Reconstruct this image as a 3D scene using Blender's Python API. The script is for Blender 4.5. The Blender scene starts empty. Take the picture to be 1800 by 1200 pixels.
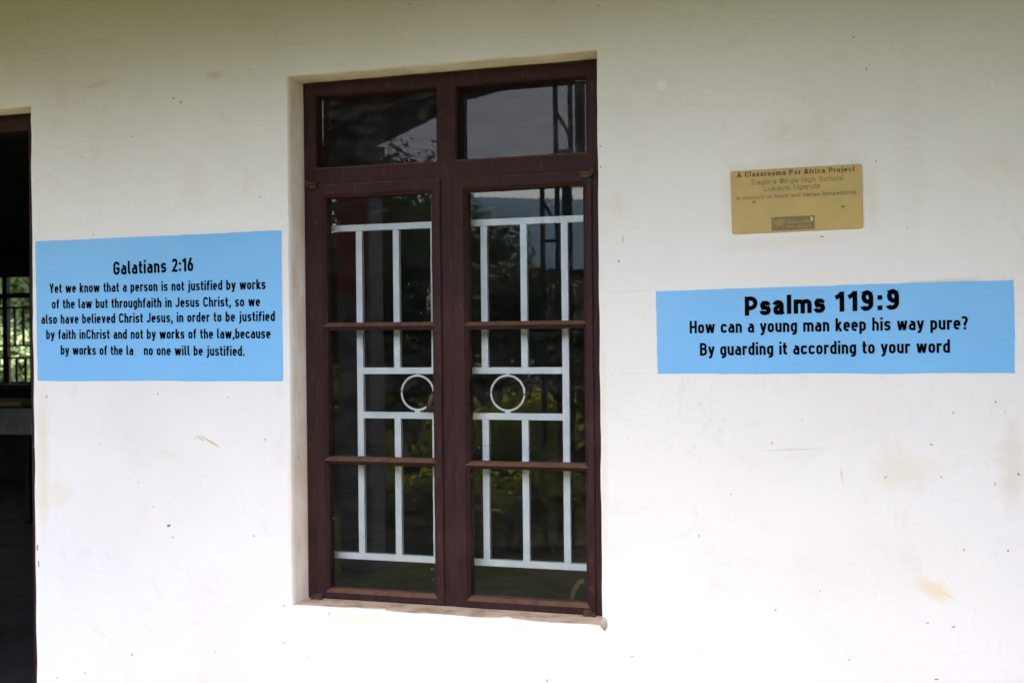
import bpy, bmesh, math, random
from mathutils import Vector, Matrix, noise
random.seed(7)
C = bpy.context.scene.collection
SC = bpy.context.scene
R = math.radians

# ------------------------------------------------------------------ camera
ZS = 0.85                                   # height of the window sill above the floor
F = 1900.0                                  # focal length in photograph pixels (1800 x 1200)
YAW, PITCH, ROLL = 0.284784848, -0.00249850776, -0.0100949548
CAM = Vector((1.63933310, -3.09226857, 0.838437691 + ZS))
_fw = Vector((-math.sin(YAW) * math.cos(PITCH), math.cos(YAW) * math.cos(PITCH), math.sin(PITCH)))
_r0 = Vector((math.cos(YAW), math.sin(YAW), 0)); _u0 = _r0.cross(_fw)
RT = _r0 * math.cos(ROLL) + _u0 * math.sin(ROLL); UP = -_r0 * math.sin(ROLL) + _u0 * math.cos(ROLL)
cam = bpy.data.cameras.new('camera'); cam.sensor_width = 36; cam.lens = F / 1800 * 36
cam.clip_start = 0.05; cam.clip_end = 2000
camo = bpy.data.objects.new('camera', cam); C.objects.link(camo)
camo.matrix_world = Matrix(((RT.x, UP.x, -_fw.x, CAM.x), (RT.y, UP.y, -_fw.y, CAM.y), (RT.z, UP.z, -_fw.z, CAM.z), (0, 0, 0, 1)))
SC.camera = camo
cam.dof.use_dof = True; cam.dof.focus_distance = 3.2; cam.dof.aperture_fstop = 5.6

# ------------------------------------------------------------------ sky, sun, exposure
SUN_EL, SUN_AZ = 70, 186                    # a high sun in front of the building; the eaves keep it off the wall
w = bpy.data.worlds.new('World'); SC.world = w; w.use_nodes = True
nt = w.node_tree; bg = nt.nodes['Background']
sky = nt.nodes.new('ShaderNodeTexSky'); sky.sky_type = 'NISHITA'; sky.sun_disc = False
sky.sun_elevation = R(SUN_EL); sky.sun_rotation = R(SUN_AZ)
sky.air_density = 1.0; sky.dust_density = 3.0; sky.ozone_density = 0.3
hz = nt.nodes.new('ShaderNodeMix'); hz.data_type = 'RGBA'; hz.blend_type = 'MULTIPLY'; hz.inputs[0].default_value = 1; hz.inputs[7].default_value = (1.19, 1.022, .945, 1)   # hazy white daylight
nt.links.new(sky.outputs[0], hz.inputs[6]); nt.links.new(hz.outputs[2], bg.inputs[0]); bg.inputs[1].default_value = 0.15
sl = bpy.data.lights.new('sun', 'SUN'); sl.energy = 1.1; sl.angle = R(10); sl.color = (1, .95, .86)
so = bpy.data.objects.new('sun', sl); C.objects.link(so)
sd = Vector((math.sin(R(SUN_AZ)) * math.cos(R(SUN_EL)), math.cos(R(SUN_AZ)) * math.cos(R(SUN_EL)), math.sin(R(SUN_EL))))
so.rotation_euler = sd.to_track_quat('Z', 'Y').to_euler(); so.location = (0, 6, 20)
vs = SC.view_settings
vs.view_transform = 'Standard'; vs.look = 'None'; vs.gamma = 1; vs.use_curve_mapping = False
vs.exposure = 3.15
SC.cycles.max_bounces = 10; SC.cycles.diffuse_bounces = 5; SC.cycles.transparent_max_bounces = 16
SC.cycles.use_denoising = True

# ------------------------------------------------------------------ helpers
def at(px, py, Y):
    """point on the plane y = Y that the photograph shows at pixel (px, py)"""
    d = _fw + RT * ((px - 900) / F) - UP * ((py - 600) / F)
    return CAM + d * ((Y - CAM.y) / d.y)
def atz(px, py, Z):
    d = _fw + RT * ((px - 900) / F) - UP * ((py - 600) / F)
    return CAM + d * ((Z - CAM.z) / d.z)

def empty(name, loc=(0, 0, 0), parent=None, label=None, cat=None, group=None):
    o = bpy.data.objects.new(name, None); C.objects.link(o); o.location = loc; o.empty_display_size = .1
    if parent: o.parent = parent
    return tag(o, label, cat, group)
def tag(o, label=None, cat=None, group=None, kind=None):
    if label: o['label'] = label
    if cat: o['category'] = cat
    if group: o['group'] = group
    if kind: o['kind'] = kind
    return o
def obj(name, bm, mats, parent=None, smooth=False):
    if isinstance(bm, bmesh.types.BMesh):
        me = bpy.data.meshes.new(name); bm.normal_update(); bm.to_mesh(me); bm.free()
    else:
        me = bm; me.name = name
    for m in (mats if isinstance(mats, (list, tuple)) else [mats]): me.materials.append(m)
    if smooth:
        for p in me.polygons: p.use_smooth = True
    o = bpy.data.objects.new(name, me); C.objects.link(o)
    if parent:
        o.parent = parent
        o.location = -world_loc(parent)      # meshes are written in world coordinates
    return o
def world_loc(o):
    v = Vector(o.location)
    while o.parent: o = o.parent; v += Vector(o.location)
    return v
def box(bm, x0, x1, y0, y1, z0, z1, bev=0.0, mi=0):
    r = bmesh.ops.create_cube(bm, size=1)
    vv = r['verts']
    for v in vv: v.co = Vector((x0 + (v.co.x + .5) * (x1 - x0), y0 + (v.co.y + .5) * (y1 - y0), z0 + (v.co.z + .5) * (z1 - z0)))
    fs = list({f for v in vv for f in v.link_faces})
    for f in fs: f.material_index = mi
    if bev:
        es = list({e for v in vv for e in v.link_edges})
        bmesh.ops.bevel(bm, geom=es, offset=bev, segments=2, affect='EDGES', profile=.6)
def tube(bm, pts, rad, n=8, closed=False, mi=0):
    pts = [Vector(p) for p in pts]; rings = []
    m = len(pts)
    for i, p in enumerate(pts):
        a = pts[(i - 1) % m] if (closed or i) else p; b = pts[(i + 1) % m] if (closed or i < m - 1) else p
        t = (b - a).normalized()
        s = t.cross(Vector((0, 0, 1)));
        if s.length < .05: s = t.cross(Vector((1, 0, 0)))
        s.normalize(); u = s.cross(t)
        rr = rad[i] if isinstance(rad, (list, tuple)) else rad
        rings.append([bm.verts.new(p + (s * math.cos(2 * math.pi * k / n) + u * math.sin(2 * math.pi * k / n)) * rr) for k in range(n)])
    for i in range(m if closed else m - 1):
        A, B = rings[i], rings[(i + 1) % m]
        for k in range(n):
            f = bm.faces.new((A[k], A[(k + 1) % n], B[(k + 1) % n], B[k])); f.material_index = mi; f.smooth = True
    if not closed:
        bm.faces.new(rings[0][::-1]).material_index = mi; bm.faces.new(rings[-1]).material_index = mi
def bar(bm, a, b, w_, d_, roll=0):
    """square bar from a to b"""
    a, b = Vector(a), Vector(b); t = (b - a).normalized()
    s = t.cross(Vector((0, 1, 0)));
    if s.length < .05: s = t.cross(Vector((1, 0, 0)))
    s.normalize(); u = s.cross(t)
    R1 = [a + s * (i * w_ / 2) + u * (j * d_ / 2) for i, j in ((-1, -1), (1, -1), (1, 1), (-1, 1))]
    R2 = [p + (b - a) for p in R1]
    A = [bm.verts.new(p) for p in R1]; B = [bm.verts.new(p) for p in R2]
    for k in range(4): bm.faces.new((A[k], A[(k + 1) % 4], B[(k + 1) % 4], B[k]))
    bm.faces.new(A[::-1]); bm.faces.new(B)

# ------------------------------------------------------------------ materials
class M:
    """a small node-tree writer"""
    def __init__(s, name):
        s.m = bpy.data.materials.new(name); s.m.use_nodes = True; s.t = s.m.node_tree
        s.b = s.t.nodes['Principled BSDF']; s.out = s.t.nodes['Material Output']
        s.tc = s.n('ShaderNodeTexCoord'); s.co = s.tc.outputs['Object']
    def n(s, typ, **kw):
        x = s.t.nodes.new(typ)
        for k, v in kw.items():
            if k.startswith('i_'):
                x.inputs[int(k[2:])].default_value = v
            else: setattr(x, k, v)
        return x
    def l(s, a, b): s.t.links.new(a, b)
    def mapping(s, scale=(1, 1, 1), loc=(0, 0, 0), rot=(0, 0, 0)):
        x = s.n('ShaderNodeMapping'); x.inputs['Scale'].default_value = scale; x.inputs['Location'].default_value = loc
        x.inputs['Rotation'].default_value = rot; s.l(s.co, x.inputs['Vector']); return x.outputs[0]
    def noise(s, scale, detail=4, rough=.55, vec=None, dist=0):
        x = s.n('ShaderNodeTexNoise'); x.inputs['Scale'].default_value = scale; x.inputs['Detail'].default_value = detail
        x.inputs['Roughness'].default_value = rough; x.inputs['Distortion'].default_value = dist
        s.l(vec or s.co, x.inputs['Vector']); return x.outputs['Fac']
    def ramp(s, fac, a, b, lo=0., hi=1.):
        x = s.n('ShaderNodeMapRange'); x.inputs[1].default_value = a; x.inputs[2].default_value = b
        x.inputs[3].default_value = lo; x.inputs[4].default_value = hi; x.interpolation_type = 'SMOOTHSTEP'
        s.l(fac, x.inputs[0]); return x.outputs[0]
    def math(s, op, a, b=None):
        x = s.n('ShaderNodeMath', operation=op)
        for i, v in enumerate((a, b)):
            if v is None: continue
            if isinstance(v, (int, float)): x.inputs[i].default_value = v
            else: s.l(v, x.inputs[i])
        return x.outputs[0]
    def mix(s, fac, a, b, mode='MIX'):
        x = s.n('ShaderNodeMix', data_type='RGBA', blend_type=mode)
        for i, v in ((0, fac), (6, a), (7, b)):
            if isinstance(v, (int, float)): x.inputs[i].default_value = v
            elif isinstance(v, (tuple, list)): x.inputs[i].default_value = (*v[:3], 1)
            else: s.l(v, x.inputs[i])
        return x.outputs[2]
    def bump(s, h, strength, dist=.002):
        x = s.n('ShaderNodeBump'); x.inputs['Strength'].default_value = strength; x.inputs['Distance'].default_value = dist
        s.l(h, x.inputs['Height']); s.l(x.outputs[0], s.b.inputs['Normal'])
    def set(s, col=None, rough=.6, spec=.4, metal=0):
        if col is not None:
            if isinstance(col, (tuple, list)): s.b.inputs['Base Color'].default_value = (*col[:3], 1)
            else: s.l(col, s.b.inputs['Base Color'])
        if isinstance(rough, (int, float)): s.b.inputs['Roughness'].default_value = rough
        else: s.l(rough, s.b.inputs['Roughness'])
        s.b.inputs['Specular IOR Level'].default_value = spec; s.b.inputs['Metallic'].default_value = metal
        return s.m
    def up(s):
        """1 on faces that look upward: where dust settles"""
        g = s.n('ShaderNodeNewGeometry'); x = s.n('ShaderNodeSeparateXYZ'); s.l(g.outputs['True Normal'], x.inputs[0]); return x.outputs[2]

# soft stains on the wall: photo pixel of the middle, half sizes in metres, turn, colour, strength
STAINS = [
    (370, 776, .045, .004, -27, (.62, .44, .16), .75), (352, 770, .02, .003, -30, (.6, .42, .14), .6),
    (175, 148, .06, .012, 12, (.52, .44, .28), .30), (378, 132, .035, .016, 0, (.50, .44, .30), .30),
    (75, 800, .03, .28, 0, (.74, .66, .48), .45), (95, 870, .10, .05, 20, (.74, .66, .5), .30),
    (512, 900, .012, .30, 0, (.72, .62, .46), .35), (1062, 780, .012, .40, 0, (.74, .66, .48), .35),
    (1640, 1035, .06, .03, -25, (.78, .62, .36), .40), (1665, 1045, .04, .006, -25, (.75, .58, .32), .35),
    (1590, 830, .09, .06, 0, (.72, .64, .48), .30), (1780, 820, .04, .12, 0, (.66, .58, .46), .35),
    (1395, 790, .10, .002, 3, (.45, .44, .43), .35), (1480, 835, .004, .03, 8, (.62, .5, .3), .45),
    (1655, 494, .11, .006, 2, (.66, .55, .36), .40), (1112, 512, .08, .0012, 1, (.6, .58, .54), .5),
    (1108, 656, .08, .0012, 1, (.6, .58, .54), .5), (1164, 150, .016, .016, 0, (.9, .9, .88), .6),
    (1285, 355, .03, .12, 0, (.70, .62, .52), .28), (1400, 425, .20, .02, 3, (.74, .66, .58), .30),
    (1400, 284, .20, .016, 3, (.74, .66, .58), .30), (1535, 345, .02, .11, 0, (.72, .64, .54), .30),
    (1095, 420, .003, .014, 0, (.5, .42, .28), .5), (1250, 1150, .25, .008, 2, (.70, .64, .52), .25),
    (620, 1090, .16, .012, 3, (.80, .70, .48), .35), (900, 1105, .22, .008, 3, (.80, .70, .5), .35),
    (340, 330, .07, .10, 15, (.66, .63, .56), .18), (1600, 250, .05, .30, 0, (.66, .64, .6), .18),
    (1500, 1000, .30, .12, 10, (.70, .66, .6), .12), (300, 900, .25, .10, 15, (.74, .72, .66), .10),
]
def wall_material():
    m = M('white_wall_paint')
    base = m.mix(m.ramp(m.noise(1.3, 5), .35, .7), (.81, .80, .785), (.765, .755, .735))
    br = m.noise(9, 6, .65, m.mapping((1, 1, 6)))
    base = m.mix(m.ramp(br, .35, .75, 0, .12), base, (.73, .715, .69))
    br2 = m.noise(14, 5, .6, m.mapping((7, 1, .8)))
    base = m.mix(m.ramp(br2, .5, .8, 0, .25), base, (.70, .685, .655))
    sc = m.noise(5, 8, .75, m.mapping((1, 1, 1), rot=(0, R(24), 0)), 2.2)
    base = m.mix(m.ramp(sc, .56, .68, 0, .22), base, (.62, .595, .57))
    ck = m.math('ABSOLUTE', m.math('SUBTRACT', m.noise(2.3, 9, .62, dist=.9), .5))
    base = m.mix(m.math('MULTIPLY', m.ramp(ck, .0, .0035, .28, 0), m.ramp(m.noise(1.7, 2), .54, .62)), base, (.50, .47, .43))
    yel = m.math('MULTIPLY', m.ramp(m.noise(2.6, 6, .6, dist=.6), .54, .72), m.ramp(m.noise(11, 5), .35, .65))
    base = m.mix(m.math('MULTIPLY', yel, .42), base, (.69, .60, .47))
    sep = m.n('ShaderNodeSeparateXYZ'); m.l(m.co, sep.inputs[0])
    wob = m.noise(26, 4)
    for px, py, a, b, rot, col, st in STAINS:
        p = at(px, py, 0)
        mp = m.n('ShaderNodeMapping', vector_type='TEXTURE')
        mp.inputs['Location'].default_value = (p.x, 0, p.z); mp.inputs['Rotation'].default_value = (0, R(-rot), 0)
        mp.inputs['Scale'].default_value = (a, 1000, b); m.l(m.co, mp.inputs['Vector'])
        ln = m.n('ShaderNodeVectorMath', operation='LENGTH'); m.l(mp.outputs[0], ln.inputs[0])
        d = m.math('ADD', ln.outputs['Value'], m.math('MULTIPLY', m.math('SUBTRACT', wob, .5), 1.3))
        f = m.ramp(d, .25, 1.25, min(.9, st * 1.25), 0)
        base = m.mix(f, base, col)
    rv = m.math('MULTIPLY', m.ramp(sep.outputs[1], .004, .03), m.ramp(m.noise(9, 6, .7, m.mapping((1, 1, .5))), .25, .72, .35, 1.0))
    base = m.mix(rv, base, (.56, .475, .385))  # brownish dirt on the reveals, deepened to stand in for their shade
    # tiny specks of dirt
    vo = m.n('ShaderNodeTexVoronoi', feature='F1'); vo.inputs['Scale'].default_value = 16; m.l(m.co, vo.inputs['Vector'])
    sp = m.math('MULTIPLY', m.ramp(vo.outputs['Distance'], .035, .075, 1, 0), m.ramp(m.noise(5, 2), .52, .6))
    base = m.mix(m.math('MULTIPLY', sp, .55), base, (.34, .27, .18))
    m.set(base, m.ramp(m.noise(5, 3), .3, .7, .62, .8), .25)
    h = m.math('ADD', m.math('MULTIPLY', m.noise(3.2, 3), 4.0), m.math('ADD', m.math('MULTIPLY', br, .12), m.math('ADD', m.math('MULTIPLY', m.noise(90, 4), .2), m.math('MULTIPLY', m.noise(14, 6, .6, dist=1.0), .9))))
    m.bump(h, .5, .004)
    return m.m
MAT = {}
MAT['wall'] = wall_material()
def simple(name, c0, c1, scale=6, rough=.6, spec=.3, bump=.2, metal=0, vec=None, lo=.35, hi=.7, detail=5):
    m = M(name); f = m.noise(scale, detail, .6, m.mapping(vec) if vec else None)
    m.set(m.mix(m.ramp(f, lo, hi), c0, c1), rough, spec, metal)
    if bump: m.bump(m.noise(scale * 3, 4, .6, m.mapping(vec) if vec else None), bump, .003)
    return m.m
def wood_paint(name, c0, c1, dust, dustamt):
    m = M(name)
    g = m.noise(16, 6, .65, m.mapping((3.0, 3.0, .5)))
    g2 = m.noise(5, 4)
    col = m.mix(m.ramp(g, .35, .7), c0, c1)
    col = m.mix(m.ramp(g2, .45, .75, 0, .5), col, tuple(x * 1.35 for x in c1))
    worn = m.ramp(m.noise(60, 5, .7, m.mapping((1, 1, .35))), .58, .70)
    col = m.mix(m.math('MULTIPLY', worn, .5), col, (.10, .06, .045))
    up = m.ramp(m.up(), .25, .7, 0, dustamt)
    col = m.mix(m.math('MULTIPLY', up, m.ramp(m.noise(30, 4), .25, .6, .55, 1)), col, dust)
    m.set(col, m.ramp(g, .3, .7, .45, .65), .12)
    m.bump(m.math('ADD', g, m.math('MULTIPLY', m.noise(120, 3), .3)), .35, .002)
    return m.m
MAT['frame'] = wood_paint('maroon_brown_paint', (.026, .0112, .0114), (.042, .0185, .0185), (.150, .086, .050), .75)
MAT['doorframe'] = wood_paint('door_frame_paint', (.022, .0075, .006), (.032, .010, .008), (.1, .06, .04), .4)
def grille_mat():
    m = M('white_grille_paint')
    c = m.mix(m.ramp(m.noise(14, 5), .35, .7), (.82, .85, .85), (.68, .75, .77))
    c = m.mix(m.ramp(m.noise(26, 7, .7), .64, .72, 0, .7), c, (.34, .22, .13))
    m.set(c, .45, .4); m.bump(m.noise(40, 4), .2, .002)
    return m.m
MAT['grille'] = grille_mat()
MAT['rust'] = simple('rusty_iron', (.03, .017, .013), (.08, .042, .025), 40, .7, .3, .5)
MAT['latch'] = simple('tarnished_brass', (.06, .035, .02), (.10, .06, .03), 40, .6, .3, .3)
MAT['putty'] = simple('white_putty', (.62, .62, .58), (.40, .38, .33), 40, .7, .2, .5)
MAT['chip'] = simple('bare_plaster', (.22, .18, .15), (.38, .33, .28), 60, .9, .1, .4)
MAT['black'] = simple('black_sign_paint', (.0005, .0006, .0011), (.0008, .0009, .0016), 30, .7, .03, 0)
def blue_mat():
    m = M('sky_blue_sign_paint')
    b = m.noise(10, 6, .65, m.mapping((1.2, 1, 9), rot=(0, R(12), 0)))
    c = m.mix(m.ramp(m.noise(2.0, 4), .3, .7), (.170, .465, .83), (.195, .50, .86))
    c = m.mix(m.ramp(b, .48, .8, 0, .4), c, (.24, .52, .82))
    c = m.mix(m.math('MULTIPLY', m.ramp(m.noise(7, 8, .72, dist=1.2), .58, .70), .3), c, (.34, .52, .70))
    m.set(c, .42, .4); m.bump(m.math('ADD', b, m.math('MULTIPLY', m.noise(3, 3), 4)), .25, .003)
    return m.m
MAT['blue'] = blue_mat()
def brass_mat():
    m = M('faded_brass_sheet')
    c = m.mix(m.ramp(m.noise(9, 5), .35, .7), (.50, .36, .105), (.44, .335, .125))
    c = m.mix(m.ramp(m.noise(32, 5), .5, .75, 0, .4), c, (.42, .31, .12))
    m.set(c, .5, .3); m.bump(m.noise(40, 3), .1, .001)
    return m.m
MAT['brass'] = brass_mat()
def faded_ink(name, c, amount):
    m = M(name)
    m.set(m.mix(m.ramp(m.noise(30, 4), .3, .7, amount * .75, amount), (.46, .345, .115), c), .55, .2)
    return m.m
MAT['ink_dark'] = faded_ink('dark_plaque_ink', (.035, .018, .016), 1.0)
MAT['ink_faint'] = faded_ink('faint_plaque_ink', (.06, .045, .03), .78)
MAT['ink_green'] = faded_ink('greenish_plaque_ink', (.04, .06, .038), .78)
MAT['emblem'] = simple('emblem_brown', (.19, .13, .045), (.24, .17, .06), 20, .5, .3, 0)
MAT['emblem_gold'] = simple('emblem_gold', (.36, .28, .07), (.30, .22, .06), 30, .5, .3, 0)
MAT['sill'] = simple('dusty_sill_plaster', (.60, .48, .35), (.40, .28, .18), 14, .85, .15, .5, lo=.4, hi=.68)
MAT['lump'] = simple('grey_plaster_lump', (.50, .46, .42), (.36, .32, .28), 60, .9, .1, .5)
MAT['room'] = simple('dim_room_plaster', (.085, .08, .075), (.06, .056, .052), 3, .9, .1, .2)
MAT['floor'] = simple('cement_floor', (.20, .19, .18), (.14, .13, .12), 4, .8, .2, .2)
MAT['step'] = simple('verandah_cement', (.20, .19, .125), (.16, .15, .095), 4, .8, .2, .2)
MAT['soffit'] = simple('soffit_boards', (.09, .088, .028), (.07, .068, .02), 5, .8, .1, .3, vec=(1, 8, 1))
MAT['darkwood'] = simple('dark_timber', (.035, .028, .022), (.055, .042, .03), 8, .7, .2, .3)
MAT['rooftin'] = simple('roof_sheet', (.18, .16, .15), (.12, .11, .10), 3, .6, .3, .2)
MAT['pillar'] = simple('grey_render', (.26, .25, .25), (.20, .19, .19), 5, .85, .1, .3)
MAT['redpaint'] = simple('red_oxide_paint', (.38, .06, .04), (.30, .05, .035), 6, .6, .3, .2)
MAT['steel'] = simple('dark_steel', (.03, .03, .032), (.05, .045, .04), 12, .5, .4, .2)
MAT['wood'] = simple('worn_desk_wood', (.55, .42, .29), (.40, .29, .18), 6, .6, .2, .2, vec=(1, 8, 8))
MAT['farbars'] = simple('brown_bar_paint', (.22, .15, .12), (.15, .10, .08), 20, .7, .2, .2)
MAT['deskgrey'] = simple('grey_desk_panel', (.42, .41, .39), (.28, .275, .26), 6, .7, .2, .2)
MAT['blueroof'] = simple('blue_roof_sheet', (.055, .155, .21), (.045, .13, .18), 3, .6, .2, .2)
MAT['bark'] = simple('tree_bark', (.10, .075, .05), (.06, .045, .03), 12, .9, .1, .6, vec=(1, 1, .3))
def leaf_mat(name, c0, c1, c2, tl=.3):
    m = M(name)
    oi = m.n('ShaderNodeNewGeometry')
    c = m.mix(m.ramp(oi.outputs['Random Per Island'], .1, .9), c0, c1)
    c = m.mix(m.ramp(m.noise(1.4, 3), .45, .7), c, c2)
    m.set(c, .55, .3)
    tr = m.n('ShaderNodeBsdfTranslucent'); m.l(m.mix(.5, c, c1), tr.inputs[0])
    mx = m.n('ShaderNodeMixShader'); mx.inputs[0].default_value = tl
    m.l(m.b.outputs[0], mx.inputs[1]); m.l(tr.outputs[0], mx.inputs[2]); m.l(mx.outputs[0], m.out.inputs[0])
    return m.m
MAT['leaf_dark'] = leaf_mat('dark_leaves', (.035, .058, .018), (.07, .105, .03), (.055, .07, .02))
MAT['leaf_yellow'] = leaf_mat('yellow_green_leaves', (.22, .26, .02), (.34, .36, .03), (.20, .24, .02), .70)
MAT['leaf_mid'] = leaf_mat('mid_green_leaves', (.14, .21, .08), (.20, .28, .12), (.13, .18, .08))
def grass_mat():
    m = M('grass_and_earth')
    c = m.mix(m.ramp(m.noise(40, 6, .7), .3, .7), (.028, .036, .005), (.046, .054, .007))
    c = m.mix(m.ramp(m.noise(.7, 5), .55, .7), c, (.065, .05, .025))
    m.set(c, .9, .1); m.bump(m.noise(60, 4), .6, .02)
    return m.m
MAT['grass'] = grass_mat()
def glass_mat(name, dust, smear, tint=(.25, .26, .25), refl=.45):
    """a thin pane: see-through, with the sky and garden mirrored in it, and a film of dust"""
    m = M(name); t = m.t
    tr = m.n('ShaderNodeBsdfTransparent'); tr.inputs[0].default_value = (.93, .95, .94, 1)
    gl = m.n('ShaderNodeBsdfGlossy'); gl.inputs['Roughness'].default_value = .004; gl.inputs[0].default_value = (1, 1, 1, 1)
    fr = m.n('ShaderNodeFresnel'); fr.inputs[0].default_value = 1.52
    f2 = m.math('MULTIPLY', fr.outputs[0], refl)
    mx = m.n('ShaderNodeMixShader'); m.l(f2, mx.inputs[0]); m.l(tr.outputs[0], mx.inputs[1]); m.l(gl.outputs[0], mx.inputs[2])
    df = m.n('ShaderNodeBsdfDiffuse'); df.inputs[0].default_value = (*tint, 1)
    sm = m.noise(4.5, 6, .65, m.mapping((1, 1, 2.2)), 1.2)
    d = m.math('ADD', m.ramp(sm, .40, .68, dust, dust + smear), 0)
    vo = m.n('ShaderNodeTexVoronoi'); vo.inputs['Scale'].default_value = 42; m.l(m.co, vo.inputs['Vector'])
    spk = m.math('MULTIPLY', m.ramp(vo.outputs['Distance'], .04, .13, .75, 0), m.ramp(m.noise(7, 3), .52, .60))
    d = m.math('MAXIMUM', d, spk)
    m2 = m.n('ShaderNodeMixShader'); m.l(d, m2.inputs[0]); m.l(mx.outputs[0], m2.inputs[1]); m.l(df.outputs[0], m2.inputs[2])
    m.l(m2.outputs[0], m.out.inputs[0]); t.nodes.remove(m.b)
    return m.m
MAT['glass'] = glass_mat('window_glass', .010, .03, (.25, .26, .25), .95)
MAT['glass_dusty'] = glass_mat('dusty_window_glass', .04, .20, (.20, .19, .23), .34)

# ------------------------------------------------------------------ ground
bm = bmesh.new()
gx = [-600, -60, -20, -8, 0, 8, 20, 60, 600]
vv = [[bm.verts.new((x, y, -.004)) for x in gx] for y in gx]
for j in range(8):
    for i in range(8): bm.faces.new((vv[j][i], vv[j][i + 1], vv[j + 1][i + 1], vv[j + 1][i]))
tag(obj('ground', bm, MAT['grass']), kind='structure')

# ------------------------------------------------------------------ the building
school = empty('school_building', (0, 0, 0), None,
               'white plastered school building with maroon framed window and open dark doorway', 'building')
HW = 1.678                                                  # height of the window opening
DX0, DX1, DZ = -1.92, -.974, ZS + 1.653                      # the doorway
WALLTOP = 3.25
def lines(a, b, step, extra):
    s = sorted(set([a, b] + extra)); out = []
    for p, q in zip(s, s[1:]):
        n = max(1, round((q - p) / step)); out += [p + (q - p) * i / n for i in range(n)]
    return out + [s[-1]]
bm = bmesh.new()
XL = lines(-4.5, 4.5, .05, [DX0, DX1, 0., 1.]); ZL = lines(0, WALLTOP, .05, [ZS, ZS + HW, DZ])
def in_hole(x, z): return (0 < x < 1 and ZS < z < ZS + HW) or (DX0 < x < DX1 and z < DZ)
cache = {}
def wv(i, j):
    if (i, j) not in cache: cache[(i, j)] = bm.verts.new((XL[i], 0, ZL[j]))
    return cache[(i, j)]
for i in range(len(XL) - 1):
    for j in range(len(ZL) - 1):
        if not in_hole((XL[i] + XL[i + 1]) / 2, (ZL[j] + ZL[j + 1]) / 2):
            bm.faces.new((wv(i, j), wv(i + 1, j), wv(i + 1, j + 1), wv(i, j + 1)))
def edge_in(e):
    a, b = e.verts; x, z = (a.co.x + b.co.x) / 2, (a.co.z + b.co.z) / 2
    if x < -4.4 or x > 4.4 or z > WALLTOP - .01 or z < .001: return False
    return len(e.link_faces) == 1
hole_edges = [e for e in bm.edges if edge_in(e)]
r = bmesh.ops.extrude_edge_only(bm, edges=hole_edges)
nv = [g for g in r['geom'] if isinstance(g, bmesh.types.BMVert)]
for v in nv: v.co.y = .2
front = [e for e in hole_edges if e.is_valid]
bmesh.ops.bevel(bm, geom=front, offset=.007, segments=3, affect='EDGES', profile=.5)
for v in bm.verts:                                            # hand-finished arrises
    x, y, z = v.co
    if y > .15: continue
    d1 = max(abs(x - .5) - .5, abs(z - ZS - HW / 2) - HW / 2); d2 = max(abs(x - (DX0 + DX1) / 2) - (DX1 - DX0) / 2, z - DZ)
    k = max(0, 1 - min(abs(d1), abs(d2)) / .02)
    if k: v.co += Vector((noise.noise(Vector((x * 4, 1, z * 9))) * .0035 + noise.noise(Vector((x * 4, 5, z * 40))) * .0012, 0,
                          noise.noise(Vector((x * 9, 7, z * 4))) * .003 + noise.noise(Vector((x * 40, 2, z * 4))) * .001)) * k
for f in bm.faces: f.smooth = True
# chips, nail holes and dirt specks on the plaster
def chip(px, py, rx, rz, rot=0, sd=0):
    p = at(px, py, 0); n = 9; rnd = random.Random(px * 7 + py)
    vs_ = []
    for k in range(n):
        a = 2 * math.pi * k / n; q = rnd.uniform(.65, 1.2)
        u, v_ = rx * q * math.cos(a), rz * q * math.sin(a); c_, s_ = math.cos(R(rot)), math.sin(R(rot))
        vs_.append(bm.verts.new((p.x + u * c_ - v_ * s_, -.0006, p.z + u * s_ + v_ * c_)))
    f = bm.faces.new(vs_); f.material_index = 1
    if f.normal.y > 0: f.normal_flip()
for a in [(297, 923, .0085, .005), (304, 944, .003, .003), (270, 890, .0022, .0022), (446, 941, .004, .002, -20), (232, 1150, .003, .006, 10),
          (82, 697, .004, .005), (318, 180, .003, .005, -30), (305, 173, .0025, .004, -30), (244, 847, .0018, .0018), (352, 847, .002, .002),
          (1088, 459, .003, .004), (1523, 122, .0016, .006, -5), (1500, 66, .003, .0018), (1750, 706, .0028, .0028), (1772, 967, .0032, .0032),
          (1637, 781, .003, .0025), (1441, 1038, .0022, .002), (1363, 1071, .003, .002), (1229, 941, .002, .004), (1112, 1153, .006, .0018, -10),
          (1646, 1193, .006, .0022, 12), (1630, 1094, .004, .0018), (1676, 1101, .004, .0022), (1790, 833, .003, .004, 20), (1749, 850, .0014, .006, -8),
          (1557, 838, .0055, .0016, 40), (1655, 838, .004, .0016), (1285, 868, .0014, .003), (1230, 710, .0015, .0015), (1410, 738, .0016, .0016),
          (1105, 770, .0015, .0015), (1055, 257, .0024, .0024), (1056, 294, .0028, .0032, 30), (1052, 228, .0016, .0016), (1540, 284, .0022, .0026),
          (60, 784, .003, .006), (66, 962, .004, .012), (68, 990, .003, .014), (535, 905, .002, .002), (579, 1078, .003, .0026), (540, 1154, .002, .003),
          (525, 803, .0026, .003), (378, 1145, .002, .002), (150, 1182, .002, .0035), (100, 1190, .0016, .004), (962, 1195, .003, .004), (720, 8, .0026, .0022),
          (1445, 416, .006, .0022, -15), (500, 1064, .0028, .0026), (400, 785, .0016, .001), (466, 772, .0016, .006), (278, 692, .0018, .005), (232, 240, .003, .0025)]:
    chip(*a)
wall = obj('wall', bm, [MAT['wall'], MAT['chip']], school)

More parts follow.
